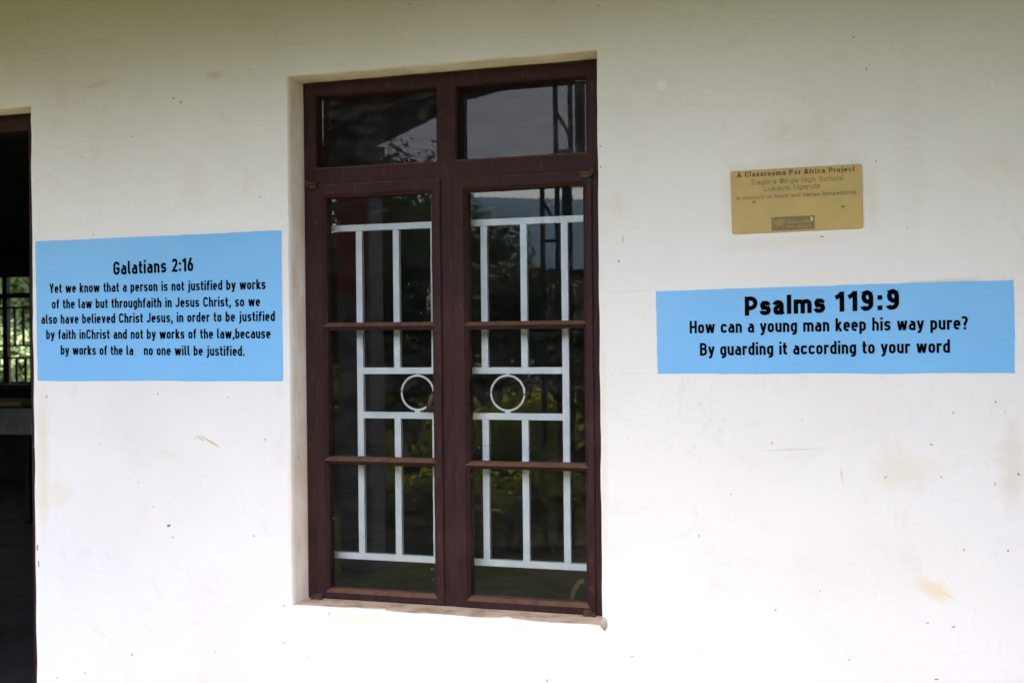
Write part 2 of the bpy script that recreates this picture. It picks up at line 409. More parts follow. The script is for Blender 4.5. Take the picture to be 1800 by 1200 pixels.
# inner leaf of the wall, room, ceiling
bm = bmesh.new()
RX0, RX1, RY1, RZ1 = -9.6, 4.4, 8.0, 3.1
def rect(bm, p0, p1, p2, p3, mi=0):
    f = bm.faces.new([bm.verts.new(p) for p in (p0, p1, p2, p3)]); f.material_index = mi; return f
SW = (-7.6, -5.4, ZS, ZS + 1.6)                                # unseen window opening, added to light the room and desk
xs = [RX0, SW[0], SW[1], DX0, DX1, 0, 1, RX1]; zs = [0, ZS, SW[3], ZS + HW, DZ, RZ1]
zs = sorted(zs)
for a, b in zip(xs, xs[1:]):
    for c, d in zip(zs, zs[1:]):
        if not in_hole((a + b) / 2, (c + d) / 2) and not (SW[0] < (a + b) / 2 < SW[1] and SW[2] < (c + d) / 2 < SW[3]): rect(bm, (a, .2, c), (b, .2, c), (b, .2, d), (a, .2, d))
FW = (-9.05, -7.79, ZS + .33, ZS + 1.695)                    # window in the far wall
xs = [RX0, FW[0], FW[1], RX1]; zs = [0, FW[2], FW[3], RZ1]
for i in range(3):
    for j in range(3):
        if not (i == 1 and j == 1): rect(bm, (xs[i], RY1, zs[j]), (xs[i + 1], RY1, zs[j]), (xs[i + 1], RY1, zs[j + 1]), (xs[i], RY1, zs[j + 1]))
for (x0, x1, z0, z1) in ((FW[0], FW[0], FW[2], FW[3]), (FW[1], FW[1], FW[2], FW[3])):
    rect(bm, (x0, RY1, z0), (x0, RY1 + .2, z0), (x0, RY1 + .2, z1), (x0, RY1, z1))
for z in (FW[2], FW[3]): rect(bm, (FW[0], RY1, z), (FW[1], RY1, z), (FW[1], RY1 + .2, z), (FW[0], RY1 + .2, z))
rect(bm, (RX0, .2, 0), (RX0, RY1, 0), (RX0, RY1, RZ1), (RX0, .2, RZ1)); rect(bm, (RX1, .2, 0), (RX1, RY1, 0), (RX1, RY1, RZ1), (RX1, .2, RZ1))
rect(bm, (RX0, .2, RZ1), (RX1, .2, RZ1), (RX1, RY1, RZ1), (RX0, RY1, RZ1))
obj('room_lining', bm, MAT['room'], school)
bm = bmesh.new(); box(bm, -9.8, 4.6, -.0, RY1 + .2, -.2, .012)
obj('floor', bm, MAT['floor'], school)
bm = bmesh.new(); box(bm, -9.9, 5.2, -2.1, -.002, -.2, .06, .01)
obj('verandah_step', bm, MAT['step'], school)
# outer back wall and ends so the room is closed
bm = bmesh.new()
for i in range(3):
    for j in range(3):
        if not (i == 1 and j == 1): rect(bm, (xs[i], RY1 + .2, zs[j]), (xs[i + 1], RY1 + .2, zs[j]), (xs[i + 1], RY1 + .2, zs[j + 1]), (xs[i], RY1 + .2, zs[j + 1]))
rect(bm, (-4.5, 0, 0), (-4.5, .2, 0), (-4.5, .2, WALLTOP), (-4.5, 0, WALLTOP)); rect(bm, (4.5, 0, 0), (4.5, 8.2, 0), (4.5, 8.2, WALLTOP), (4.5, 0, WALLTOP))
rect(bm, (-9.8, .2, 0), (-9.8, 8.2, 0), (-9.8, 8.2, WALLTOP), (-9.8, .2, WALLTOP)); 
for x0, x1, z0, z1 in ((-9.8, SW[0], 0, WALLTOP), (SW[1], -4.5, 0, WALLTOP), (SW[0], SW[1], 0, SW[2]), (SW[0], SW[1], SW[3], WALLTOP)):
    rect(bm, (x0, .02, z0), (x1, .02, z0), (x1, .02, z1), (x0, .02, z1))
for x in SW[:2]: rect(bm, (x, .02, SW[2]), (x, .2, SW[2]), (x, .2, SW[3]), (x, .02, SW[3]))
for z in SW[2:]: rect(bm, (SW[0], .02, z), (SW[1], .02, z), (SW[1], .2, z), (SW[0], .2, z))
obj('back_wall', bm, MAT['pillar'], school)

bm = bmesh.new()
for x in (SW[0], (SW[0] + SW[1]) / 2 - .03, SW[1] - .06): box(bm, x, x + .06, .10, .16, SW[2], SW[3])
for z in (SW[2], SW[2] + 1.15, SW[3] - .06): box(bm, SW[0] + .061, (SW[0] + SW[1]) / 2 - .031, .104, .156, z, z + .06); box(bm, (SW[0] + SW[1]) / 2 + .031, SW[1] - .061, .104, .156, z, z + .06)
obj('added_window', bm, MAT['frame'], school)
# overhanging roof with its soffit, and the hipped porch roof beyond the doorway
EY, EZ = -1.55, 2.945
YM = .27                                                     # mirrored point: y' = YM - y
PZ = 3.14
pe = [atz(690, 241, PZ), atz(767, 203, PZ), atz(818, 175, PZ), atz(888, 156, PZ)]
pe = [Vector((p.x, YM - p.y, PZ)) for p in pe]
bm = bmesh.new()
box(bm, -10.3, 1.2, EY, -.0, EZ, EZ + .05)
box(bm, -10.3, 1.2, EY - .03, EY - .002, EZ - .02, EZ + .16)
def wedge(a, b, z0, z1):
    lo = [bm.verts.new(p) for p in ((1.2, 0, z0), (5.4, 0, z0), (5.4, b, z0), (1.2, a, z0))]; hi = [bm.verts.new(v.co + Vector((0, 0, z1 - z0))) for v in lo]
    bm.faces.new(lo); bm.faces.new(hi[::-1])
    for k in range(4): bm.faces.new((lo[k], lo[(k + 1) % 4], hi[(k + 1) % 4], hi[k]))
wedge(EY, -5.2, EZ, EZ + .14)  # unseen eave deepened towards this end to dim the wall below
obj('soffit', bm, MAT['soffit'], school)
bm = bmesh.new()
def slab(poly, t):
    lo = [bm.verts.new(p) for p in poly]; hi = [bm.verts.new(p + Vector((0, 0, t))) for p in poly]
    bm.faces.new(lo); bm.faces.new(hi[::-1])
    for k in range(len(poly)): bm.faces.new((lo[k], hi[k], hi[(k + 1) % len(poly)], lo[(k + 1) % len(poly)]))
d0 = (pe[0] - pe[1]).normalized()
poly = [Vector((-2.3, EY - .04, PZ)), Vector((-2.3, pe[0].y - .6, PZ)), pe[0] + d0 * .3, pe[0], pe[1], pe[2], pe[3], Vector((pe[3].x + .55, EY - .04, PZ))]
slab(poly, .14)
obj('porch_roof', bm, MAT['darkwood'], school)
bm = bmesh.new()
for (ya, za, yb, zb) in ((EY - .08, EZ + .17, 4.0, EZ + 1.9), (4.0, EZ + 1.9, 9.6, EZ + .17)):
    n = 200
    top = []
    for i in range(n + 1):
        x = -10.4 + 15.9 * i / n; o_ = .018 * math.cos(i * math.pi)
        top.append((bm.verts.new((x, ya, za + o_)), bm.verts.new((x, yb, zb + o_))))
    for i in range(n): bm.faces.new((top[i][0], top[i + 1][0], top[i + 1][1], top[i][1]))
obj('roof', bm, MAT['rooftin'], school)

# porch pillar with a red painted upper part
PYM = YM + 3.95
a0, a1, a2 = at(594, 245, PYM), at(650, 245, PYM), at(687, 245, PYM)
zr = at(650, 522, PYM).z
bm = bmesh.new(); pw = a1.x - a0.x
box(bm, a0.x, a1.x, -3.95 - pw, -3.95, 0, PZ - .002, .006)
box(bm, a0.x - .06, a1.x + .06, -3.95 - pw - .06, -3.95 + .06, PZ - .26, PZ - .12, .05)
pil = obj('pillar', bm, MAT['pillar'], school)
bm = bmesh.new(); box(bm, a0.x + .004, a1.x - .004, -3.949, -3.93, zr, PZ - .27, .004)
obj('red_board', bm, MAT['redpaint'], pil)

# ------------------------------------------------------------------ the window
win = empty('window', (.5, .1, ZS), school)
def panel_frame(outer, holes, yf, yb, ch, bev=.003, wob=.0009, cuts=6, seed=0):
    """flat frame with chamfered openings: holes are (x0,x1,z0,z1, glassY)"""
    bm = bmesh.new(); X0, X1, Z0, Z1 = outer; c = {}
    def V(x, y, z):
        k = (round(x, 5), round(y, 5), round(z, 5))
        if k not in c: c[k] = bm.verts.new((x, y, z))
        return c[k]
    def F_(*p):
        q = []
        for v in p:
            if v not in q: q.append(v)
        if len(q) > 2:
            try: bm.faces.new(q)
            except ValueError: pass
    ex = [(a - ch, b + ch, d - ch, e + ch) for a, b, d, e, g in holes]
    xs = sorted({round(v, 5) for v in [X0 + bev, X1 - bev] + [q for h in ex for q in h[:2]]})
    zs = sorted({round(v, 5) for v in [Z0 + bev, Z1 - bev] + [q for h in ex for q in h[2:]]})
    for a, b in zip(xs, xs[1:]):
        for d, e in zip(zs, zs[1:]):
            mx, mz = (a + b) / 2, (d + e) / 2
            if any(h[0] < mx < h[1] and h[2] < mz < h[3] for h in ex): continue
            F_(V(a, yf, d), V(b, yf, d), V(b, yf, e), V(a, yf, e))
    def loop(x0, x1, z0, z1, y, full):
        xx = [x for x in xs if x0 - 1e-4 <= x <= x1 + 1e-4]; zz = [z for z in zs if z0 - 1e-4 <= z <= z1 + 1e-4]
        if not full: pass
        pts = [(x, z0) for x in xx] + [(x1, z) for z in zz[1:]] + [(x, z1) for x in xx[::-1][1:]] + [(x0, z) for z in zz[::-1][1:-1]]
        return pts
    for (hx0, hx1, hz0, hz1, g), e in zip(holes, ex):
        P = loop(*e, yf, True)
        def to(p, a, b, d, f_): return (a + (p[0] - e[0]) / (e[1] - e[0]) * (b - a), d + (p[1] - e[2]) / (e[3] - e[2]) * (f_ - d))
        Q = [to(p, hx0, hx1, hz0, hz1) for p in P]; n = len(P)
        for k in range(n):
            p, q, p2, q2 = P[k], Q[k], P[(k + 1) % n], Q[(k + 1) % n]
            F_(V(p[0], yf, p[1]), V(p2[0], yf, p2[1]), V(q2[0], yf + ch, q2[1]), V(q[0], yf + ch, q[1]))
            F_(V(q[0], yf + ch, q[1]), V(q2[0], yf + ch, q2[1]), V(q2[0], yb, q2[1]), V(q[0], yb, q[1]))
    P = loop(X0 + bev, X1 - bev, Z0 + bev, Z1 - bev, yf, True); n = len(P); e = (X0 + bev, X1 - bev, Z0 + bev, Z1 - bev)
    Q = [(X0 + (p[0] - e[0]) / (e[1] - e[0]) * (X1 - X0), Z0 + (p[1] - e[2]) / (e[3] - e[2]) * (Z1 - Z0)) for p in P]
    for k in range(n):
        p, q, p2, q2 = P[k], Q[k], P[(k + 1) % n], Q[(k + 1) % n]
        F_(V(p[0], yf, p[1]), V(p2[0], yf, p2[1]), V(q2[0], yf + bev, q2[1]), V(q[0], yf + bev, q[1]))
        F_(V(q[0], yf + bev, q[1]), V(q2[0], yf + bev, q2[1]), V(q2[0], yb, q2[1]), V(q[0], yb, q[1]))
    bmesh.ops.recalc_face_normals(bm, faces=bm.faces)
    es = [e for e in bm.edges if e.calc_length() > .08]
    bmesh.ops.subdivide_edges(bm, edges=es, cuts=cuts, use_grid_fill=True)
    for v in bm.verts:
        x, y, z = v.co * 1
        v.co += Vector((noise.noise(Vector((x * 25 + seed, y * 9, z * 7))), .6 * noise.noise(Vector((x * 14, seed + 3, z * 14))), noise.noise(Vector((x * 7, y * 9 + seed, z * 25 + 5))))) * wob
    return bm
FY, SY = .104, .097
sL = (.036, .4755, ZS + .004, ZS + 1.343); sR = (.5145, .9605, ZS + .003, ZS + 1.343)
fb = panel_frame((.0015, .9985, ZS + .001, ZS + HW - .002),
                 [(.046, .461, ZS + 1.400, ZS + 1.630, 0), (.530, .943, ZS + 1.400, ZS + 1.628, 0),
                  (.0405, .4715, ZS + .006, ZS + 1.3395, 0), (.519, .956, ZS + .006, ZS + 1.3395, 0)], FY, .186, .0055, .004)
frame = obj('window_frame', fb, MAT['frame'], win)
CH = .0115
def holes_of(s, x0, x1, m1, m2):
    return [(x0, x1, ZS + .036, ZS + m1[0], 0), (x0, x1, ZS + m1[1], ZS + m2[0], 0), (x0, x1, ZS + m2[1], ZS + 1.300, 0)]
hL = holes_of(sL, .079, .4425, (.4370, .4625), (.8700, .8955)); hR = holes_of(sR, .5615, .9305, (.4345, .4575), (.8680, .8925))
sashes = []
for s, h, sd_ in ((sL, hL, 3), (sR, hR, 11)):
    sashes.append(obj('sash', panel_frame(s, h, SY, .142, CH, .003, .0011, 7, sd_), MAT['frame'], win))
def pane(x0, x1, z0, z1, y, ty, tz, mat):
    """a sheet of glass, turned by a fraction of a degree in its rebate"""
    bm = bmesh.new(); cx, cz = (x0 + x1) / 2, (z0 + z1) / 2
    vs_ = []
    for x, z in ((x0, z0), (x1, z0), (x1, z1), (x0, z1)):
        vs_.append(bm.verts.new((x, y + (x - cx) * math.tan(R(tz)) + (z - cz) * math.tan(R(ty)), z)))
    bm.faces.new(vs_)
    return obj('pane', bm, mat, win)
pane(.042, .465, ZS + 1.396, ZS + 1.634, .158, .0, .05, MAT['glass_dusty'])
pane(.526, .947, ZS + 1.396, ZS + 1.632, .158, -.05, -.03, MAT['glass_dusty'])
tilt = [(.03, .04), (-.02, .02), (.0, .03)]
for h, k in ((hL, .02), (hR, .46)):
    for (x0, x1, z0, z1, g), (a_, b_) in zip(h, tilt):
        pane(x0 - .004, x1 + .004, z0 - .004, z1 + .004, .128, a_, b_ + k, MAT['glass'])

# putty at the edges of the panes, uneven
def putty(px0, py0, px1, py1, wd, y=.1268):
    bm = bmesh.new()
    a, b = at(px0, py0, y), at(px1, py1, y); n = max(4, int((b - a).length / .008)); t = (b - a).normalized(); s = Vector((t.z, 0, -t.x))
    prev = None
    for i in range(n + 1):
        p = a + (b - a) * (i / n); k = wd * (.35 + .9 * abs(noise.noise(p * 60)) + .5 * noise.noise(p * 23))
        k = max(.0006, k)
        cur = (bm.verts.new(p - s * k), bm.verts.new(p + Vector((0, -.002, 0))), bm.verts.new(p + s * k))
        if prev:
            bm.faces.new((prev[0], cur[0], cur[1], prev[1])); bm.faces.new((prev[1], cur[1], cur[2], prev[2]))
        prev = cur
    obj('putty_bead', bm, MAT['putty'], win)
for q in [(568, 352, 571, 560, .0014), (759, 342, 759, 560, .0016), (814, 341, 815, 372, .003), (815, 340, 850, 338, .0016), (1003, 329, 1022, 328, .004),
          (757, 340, 748, 341, .005), (818, 582, 819, 612, .003), (829, 830, 829, 1040, .0022), (830, 1048, 842, 1047, .004), (1012, 1058, 1031, 1060, .006),
          (573, 760, 574, 800, .0025), (574, 690, 575, 740, .0016), (763, 590, 764, 640, .0016), (1030, 850, 1030, 858, .003), (1030, 540, 1029, 556, .003),
          (578, 985, 580, 1030, .0012), (820, 720, 821, 800, .0012)]:
    putty(*q)
for q in [(567, 176, 567, 292, .003), (570, 296, 700, 291, .0012), (762, 285, 769, 284, .005), (755, 160, 768, 158, .004), (812, 154, 830, 153, .0035),
          (930, 274, 1030, 268, .0014), (1012, 143, 1030, 141, .003)]:
    putty(*q, y=.1565)

# hinges: pivot brackets at the outer corners of the sashes
def hinge(px, py, sgn, top):
    p = at(px, py, .09); bm = bmesh.new()
    box(bm, p.x - .020, p.x + .020, .083, .0968, p.z - .004, p.z + .004, .0015)
    box(bm, p.x - sgn * .006 - .014, p.x - sgn * .006 + .014, .088, .0962, p.z - .016 if top else p.z - .004, p.z + .003 if top else p.z + .015, .002)
    tube(bm, [(p.x + sgn * .012, .086, p.z - .012), (p.x + sgn * .012, .086, p.z + .010)], .0055, 8)
    return obj('hinge', bm, MAT['rust'], win)
hinge(547, 323, -1, True); hinge(1032, 303, 1, True); hinge(557, 1050, -1, False); hinge(1037, 1080, 1, False)
# fasteners on the room side of the sashes
def latch(pts, y, rad):
    bm = bmesh.new(); tube(bm, [at(a, b, y) for a, b in pts], rad, 8)
    return obj('latch', bm, MAT['latch'], win)
latch([(822, 694), (834, 702), (843, 716)], .165, [.010, .013, .009])
latch([(764, 690), (757, 708), (752, 722)], .165, [.010, .012, .008])
# curved casement stay lying at the foot of one sash
bm = bmesh.new()
P = [at(a, b, .15) for a, b in ((1005, 1058), (1006, 1046), (1010, 1034), (1017, 1024), (1026, 1018))]
for p, q in zip(P, P[1:]): bar(bm, p, q, .014, .006)
obj('casement_stay', bm, MAT['latch'], win)

# sill: sloped dusty plaster with a broken lump at its end
bm = bmesh.new()
n = 60; rows = []
for i in range(n + 1):
    x = .0005 + .999 * i / n; wv_ = noise.noise(Vector((x * 9, 0, 2))) * .0015
    rows.append([bm.verts.new(p) for p in ((x, .0062, ZS - .0005 + wv_ * .3), (x, .012, ZS + .0012 + wv_ * .5), (x, .05, ZS + .0016 + noise.noise(Vector((x * 14, 3, 1))) * .0008), (x, .12, ZS + .0022))])
for i in range(n):
    for k in range(3): bm.faces.new((rows[i][k], rows[i + 1][k], rows[i + 1][k + 1], rows[i][k + 1]))
pl = at(1061, 1096, -.004)
r = bmesh.ops.create_icosphere(bm, subdivisions=3, radius=1)
for v in r['verts']:
    d = v.co.normalized(); k = 1 + .25 * noise.noise(d * 1.6 + Vector((4, 0, 0)))
    v.co = Vector((pl.x + d.x * .011 * k, .002 + d.y * .012 * k, pl.z + d.z * .019 * k))
for f in bm.faces: f.smooth = True
for v in r['verts']:
    for f in v.link_faces: f.material_index = 1
obj('sill', bm, [MAT['sill'], MAT['lump']], win)

# ------------------------------------------------------------------ burglar bars inside the window
gr = empty('security_grille', (.5, .2, ZS), school)
GY0, GY1, TW = .192, .212, .022
def grail(x0, x1, z, y0=GY0, y1=GY1):
    bm = bmesh.new(); box(bm, x0, x1, y0, y1, ZS + z - .0105, ZS + z + .0105, .0015); return obj('rail', bm, MAT['grille'], gr)
def gbar(x, z0, z1):
    bm = bmesh.new(); box(bm, x, x + TW, GY0 + .0012, GY1 - .0012, ZS + z0, ZS + z1, .0015); return obj('bar', bm, MAT['grille'], gr)
ZT, ZB, Z1_, Z2_ = 1.2095, .1255, .7378, .592
grail(-.06, 1.06, ZT); grail(-.06, 1.06, ZB)
bx = [.1425, .274, .405, .5755, .707, .840]
grail(bx[0] + TW, bx[5], Z1_); grail(bx[0] + TW, bx[5], Z2_)
for k, x in enumerate(bx):
    if k in (0, 5): gbar(x, ZB + .0105, ZT - .0105)
    else:
        gbar(x, ZB + .0105, Z2_ - .0105); gbar(x, Z1_ + .0105, ZT - .0105)
for px in (734, 892.5):
    c = at(px, 691, .2); c.z = ZS + (Z1_ + Z2_) / 2 + .001; bm = bmesh.new()
    tube(bm, [c + Vector((.0555 * math.cos(2 * math.pi * k / 48), 0, .0555 * math.sin(2 * math.pi * k / 48))) for k in range(48)], 0.0037, 8, True)
    box(bm, c.x - .009, c.x + .009, .196, .204, ZS + Z2_ + .0105, ZS + Z2_ + .017, .001); box(bm, c.x - .006, c.x + .006, .197, .203, ZS + Z1_ - .0155, ZS + Z1_ - .0105, .001)
    obj('ring', bm, MAT['grille'], gr)

# ------------------------------------------------------------------ door frame
dfm = empty('doorway', (DX1 - .4, .1, 0), school)
bm = bmesh.new()
box(bm, DX1 - .093, DX1 - .001, .096, .19, .0125, DZ - .003, .003)
box(bm, DX0 + .001, DX0 + .089, .096, .19, .0125, DZ - .003, .003)
box(bm, DX0 + .0895, DX1 - .0935, .098, .19, DZ - .062, DZ - .003, .003)
obj('door_frame', bm, MAT['doorframe'], dfm)
# ------------------------------------------------------------------ window in the far wall of the classroom
fw = empty('far_window', ((FW[0] + FW[1]) / 2, RY1, FW[2]), school)
bm = bmesh.new()
y0, y1 = RY1 + .05, RY1 + .11
for a, b in ((FW[0], FW[0] + .05), (-8.235, -8.165), (FW[1] - .03, FW[1])): box(bm, a, b, y0, y1, FW[2], FW[3])
box(bm, FW[0] + .051, FW[1] - .031, y0 + .004, y1 - .004, ZS + 1.405, ZS + 1.468); box(bm, FW[0] + .051, FW[1] - .031, y0 + .004, y1 - .004, FW[2], FW[2] + .04); box(bm, FW[0] + .051, FW[1] - .031, y0 + .004, y1 - .004, FW[3] - .03, FW[3])
obj('window_frame', bm, MAT['darkwood'], fw)
bm = bmesh.new()
for z in (1.285, .815, .665): box(bm, FW[0], FW[1], RY1 + .02, RY1 + .04, ZS + z - .012, ZS + z + .012)
for x in (-8.9, -8.76, -8.62, -8.48, -8.35, -8.045, -7.92): box(bm, x, x + .03, RY1 + .021, RY1 + .039, ZS + .827, ZS + 1.273)
for x in (-8.95, -8.82, -8.69, -8.56, -8.43, -8.30, -8.145, -8.025, -7.895): box(bm, x, x + .03, RY1 + .021, RY1 + .039, FW[2], ZS + .653)
obj('window_grille', bm, MAT['farbars'], fw)
bm = bmesh.new(); box(bm, FW[0] - .06, FW[1] + .06, RY1 - .10, RY1 + .049, FW[2] - .05, FW[2] + .012, .006)
obj('sill', bm, MAT['step'], fw)

# ------------------------------------------------------------------ desk in the classroom
dk = at(37, 710, 5.2); d2 = at(54, 765, 5.2)
desk = empty('school_desk', (dk.x - .6, 5.4, 0), None, 'tall wooden school desk with grey front panel inside the dark doorway', 'desk')
bm = bmesh.new(); box(bm, dk.x - 1.3, dk.x, 5.2, 5.75, dk.z - .02, dk.z + .02, .004); obj('desk_top', bm, MAT['wood'], desk)
bm = bmesh.new(); box(bm, dk.x - 1.26, dk.x + .1, 5.26, 5.28, d2.z, dk.z - .045, .003); obj('front_panel', bm, MAT['deskgrey'], desk)
for x, y in ((dk.x - 1.24, 5.3), (dk.x - .05, 5.3), (dk.x - 1.24, 5.65), (dk.x - .05, 5.65)):
    bm = bmesh.new(); box(bm, x, x + .05, y, y + .05, .0125, dk.z - .0205, .003); obj('leg', bm, MAT['darkwood'], desk)

# ------------------------------------------------------------------ lettering: a narrow technical alphabet drawn as strokes
def rounded(pts, n=10):
    out = []
    for i, p in enumerate(pts):
        r_ = p[2] if len(p) > 2 else 0
        if r_ == 0 or i in (0, len(pts) - 1): out.append(Vector((p[0], p[1]))); continue
        a, b, c = Vector(pts[i - 1][:2]), Vector(p[:2]), Vector(pts[i + 1][:2])
        u, v = (a - b), (c - b); r_ = min(r_, u.length * .999, v.length * .999); u.normalize(); v.normalize()
        s, e = b + u * r_, b + v * r_
        for k in range(n + 1):                                 # quarter of a superellipse-like arc
            t = k / n; w_ = .72
            den = (1 - t) ** 2 + 2 * w_ * t * (1 - t) + t * t
            out.append((s * (1 - t) ** 2 + b * (2 * w_ * t * (1 - t)) + e * t * t) / den)
    q = [out[0]]
    for p in out[1:]:
        if (p - q[-1]).length > 1e-4: q.append(p)
    return q
def closed_rect(x0, x1, y0, y1, r_):
    m = (x0 + x1) / 2
    return [(m, y0), (x1, y0, r_), (x1, y1, r_), (x0, y1, r_), (x0, y0, r_), (m - 1e-3, y0)]
def alphabet(W, wide=1.0):
    h = W / 2; X = .72; xt, ct, bt = X - h, 1 - h, h; l = h; r = (.48 - h) * wide if wide != 1 else .48 - h
    D = -.22 + h; rr = .17 * (wide if wide > 1 else 1); m = (l + r) / 2; G = {}
    def g(ch, wd, *st): G[ch] = (wd, st)
    n = r + h
    g('a', n, [(l + .03, xt), (r, xt, rr), (r, 0)], [(r, .425), (l, .425, .13), (l, bt, .13), (r, bt)])
    g('b', n, [(l, 0), (l, 1)], [(l, xt), (r, xt, rr), (r, bt, rr), (l, bt)])
    g('c', n, [(r, xt - .13), (r, xt, rr), (l, xt, rr), (l, bt, rr), (r, bt, rr), (r, bt + .13)])
    g('d', n, [(r, 0), (r, 1)], [(r, xt), (l, xt, rr), (l, bt, rr), (r, bt)])
    g('e', n, [(l, .37), (r, .37), (r, xt, rr), (l, xt, rr), (l, bt, rr), (r - .01, bt)])
    g('f', .34, [(.14, 0), (.14, ct, .14), (.34, ct)], [(0, xt), (.31, xt)])
    g('g', n, [(r, xt), (l, xt, rr), (l, bt, rr), (r, bt)], [(r, X), (r, D, rr), (l + .02, D)])
    g('h', n, [(l, 0), (l, 1)], [(l, xt), (r, xt, rr), (r, 0)])
    g('i', W, [(l, 0), (l, X)], [(l, .84), (l, 1)])
    g('j', W + .06, [(l + .06, X), (l + .06, D, .11), (-.03, D)], [(l + .06, .84), (l + .06, 1)])
    g('k', n, [(l, 0), (l, 1)], [(l, .24), (r + .0, X)], [(l + .11, .36), (r + .03, 0)])
    g('l', .25, [(l, 1), (l, bt, .12), (.25, bt)])
    g('m', 2 * n - W, [(l, 0), (l, X)], [(l, xt), (r, xt, rr), (r, 0)], [(r, xt), (2 * r - l, xt, rr), (2 * r - l, 0)])
    g('n', n, [(l, 0), (l, X)], [(l, xt), (r, xt, rr), (r, 0)])
    g('o', n, closed_rect(l, r, bt, xt, rr))
    g('p', n, [(l, -.22), (l, X)], [(l, xt), (r, xt, rr), (r, bt, rr), (l, bt)])
    g('q', n, [(r, -.22), (r, X)], [(r, xt), (l, xt, rr), (l, bt, rr), (r, bt)])
    g('r', .36, [(l, 0), (l, X)], [(l, xt), (.27, xt, .10), (.36, xt - .03)])
    ym = .36; r2 = .125
    g('s', n - .02, [(r - .02, xt - .09), (r - .02, xt, r2), (l, xt, r2), (l, ym, r2), (r - .02, ym, r2), (r - .02, bt, r2), (l, bt, r2), (l, bt + .09)])
    g('t', .32, [(.13, .93), (.13, bt, .13), (.32, bt)], [(0, xt), (.31, xt)])
    g('u', n, [(l, X), (l, bt, rr), (r, bt)], [(r, 0), (r, X)])
    g('v', n, [(h, X), (m - .01, .01)], [(n - h, X), (m + .01, .01)])
    g('w', .74, [(h * .9, X), (.205, .01)], [(.365, X - .02), (.225, .01)], [(.375, X - .02), (.515, .01)], [(.74 - h * .9, X), (.535, .01)])
    g('x', n, [(l, 0), (r, X)], [(l, X), (r, 0)])
    g('y', n, [(h * .7, X), (m + .01, .06)], [(n - h * .7, X), (m - .03, D, .08), (.04, D)])
    g('z', n, [(0, xt), (r, xt), (l, bt), (n, bt)])
    R_ = .56 * wide - h; N = R_ + h; q = .2 * wide
    g('A', N + .02, [(l - .02, 0), (N / 2, 1)], [(N - h + .04, 0), (N / 2 + .02, 1)], [(.13 * wide, .27), (N - .11 * wide, .27)])
    g('B', N, [(l, 0), (l, 1)], [(l, ct), (R_ - .02, ct, q), (R_ - .02, .53, q), (l, .53)], [(l, .53), (R_, .53, q), (R_, bt, q), (l, bt)])
    g('C', N, [(R_, ct - .2), (R_, ct, q), (l, ct, q), (l, bt, q), (R_, bt, q), (R_, bt + .2)])
    g('E', N - .04, [(l, 0), (l, 1)], [(l, ct), (N - .04, ct)], [(l, .52), (N - .08, .52)], [(l, bt), (N - .04, bt)])
    g('F', N - .04, [(l, 0), (l, 1)], [(l, ct), (N - .04, ct)], [(l, .5), (N - .08, .5)])
    g('G', N, [(R_, ct - .2), (R_, ct, q), (l, ct, q), (l, bt, q), (R_, bt, q), (R_, .46), (m, .46)])
    g('H', N, [(l, 0), (l, 1)], [(R_, 0), (R_, 1)], [(l, .5), (R_, .5)])
    g('I', W, [(l, 0), (l, 1)])
    g('J', .46, [(.46 - h, 1), (.46 - h, bt, q), (l - .04, bt, .14), (l - .04, bt + .14)])
    g('L', N - .06, [(l, 1), (l, bt), (N - .06, bt)])
    g('M', .72, [(l, 0), (l, 1 - .02), (.36, .35), (.72 - h, 1 - .02), (.72 - h, 0)])
    g('P', N, [(l, 0), (l, 1)], [(l, ct), (R_, ct, q), (R_, .43, q), (l, .43)])
    g('R', N, [(l, 0), (l, 1)], [(l, ct), (R_, ct, q), (R_, .46, q), (l, .46)], [(m, .46), (R_ + .02, 0)])
    g('S', N, [(R_, ct - .15), (R_, ct, q), (l, ct, q), (l, .51, q), (R_, .51, q), (R_, bt, q), (l, bt, q), (l, bt + .15)])
    g('U', N, [(l, 1), (l, bt, q), (R_, bt, q), (R_, 1)])
    g('W', .88, [(h, 1), (.235, .01)], [(.435, .98), (.255, .01)], [(.445, .98), (.625, .01)], [(.88 - h, 1), (.645, .01)])
    g('Y', N, [(h, 1), (N / 2 - .02, .40)], [(N - h, 1), (N / 2 + .02, .40)], [(N / 2, .45), (N / 2, 0)])
    g('1', .32, [(.32 - h, 0), (.32 - h, 1 - .01)], [(.32 - h, ct), (.0, .76)])
    g('2', n, [(l, ct - .16), (l, ct, q), (r, ct, q), (r, .60, .12), (l, bt + .02), (n, bt)])
    g('6', n, [(r - .08, 1), (l + .05, .60), (l, .42), (l, bt, rr), (r, bt, rr), (r, .57, rr), (l + .05, .57)])
    g('9', n, [(l + .08, 0), (r - .05, .40), (r, .58), (r, ct, rr), (l, ct, rr), (l, .43, rr), (r - .05, .43)])
    g(':', W, [(l, .06), (l, .06 + W)], [(l, .52), (l, .52 + W)])
    g('.', W, [(l, 0), (l, W)])
    g(',', W + .03, [(l + .02, W), (l + .02, .03), (l - .03, -.14)])
    g("'", W, [(l, .74), (l, 1.02)])
    g('?', .42, [(l, ct - .10), (l, ct, q), (.42 - h, ct, q), (.42 - h, .64, .1), (.21, .44), (.21, .27)], [(.21, 0), (.21, W)])
    g(' ', .26)
    return G
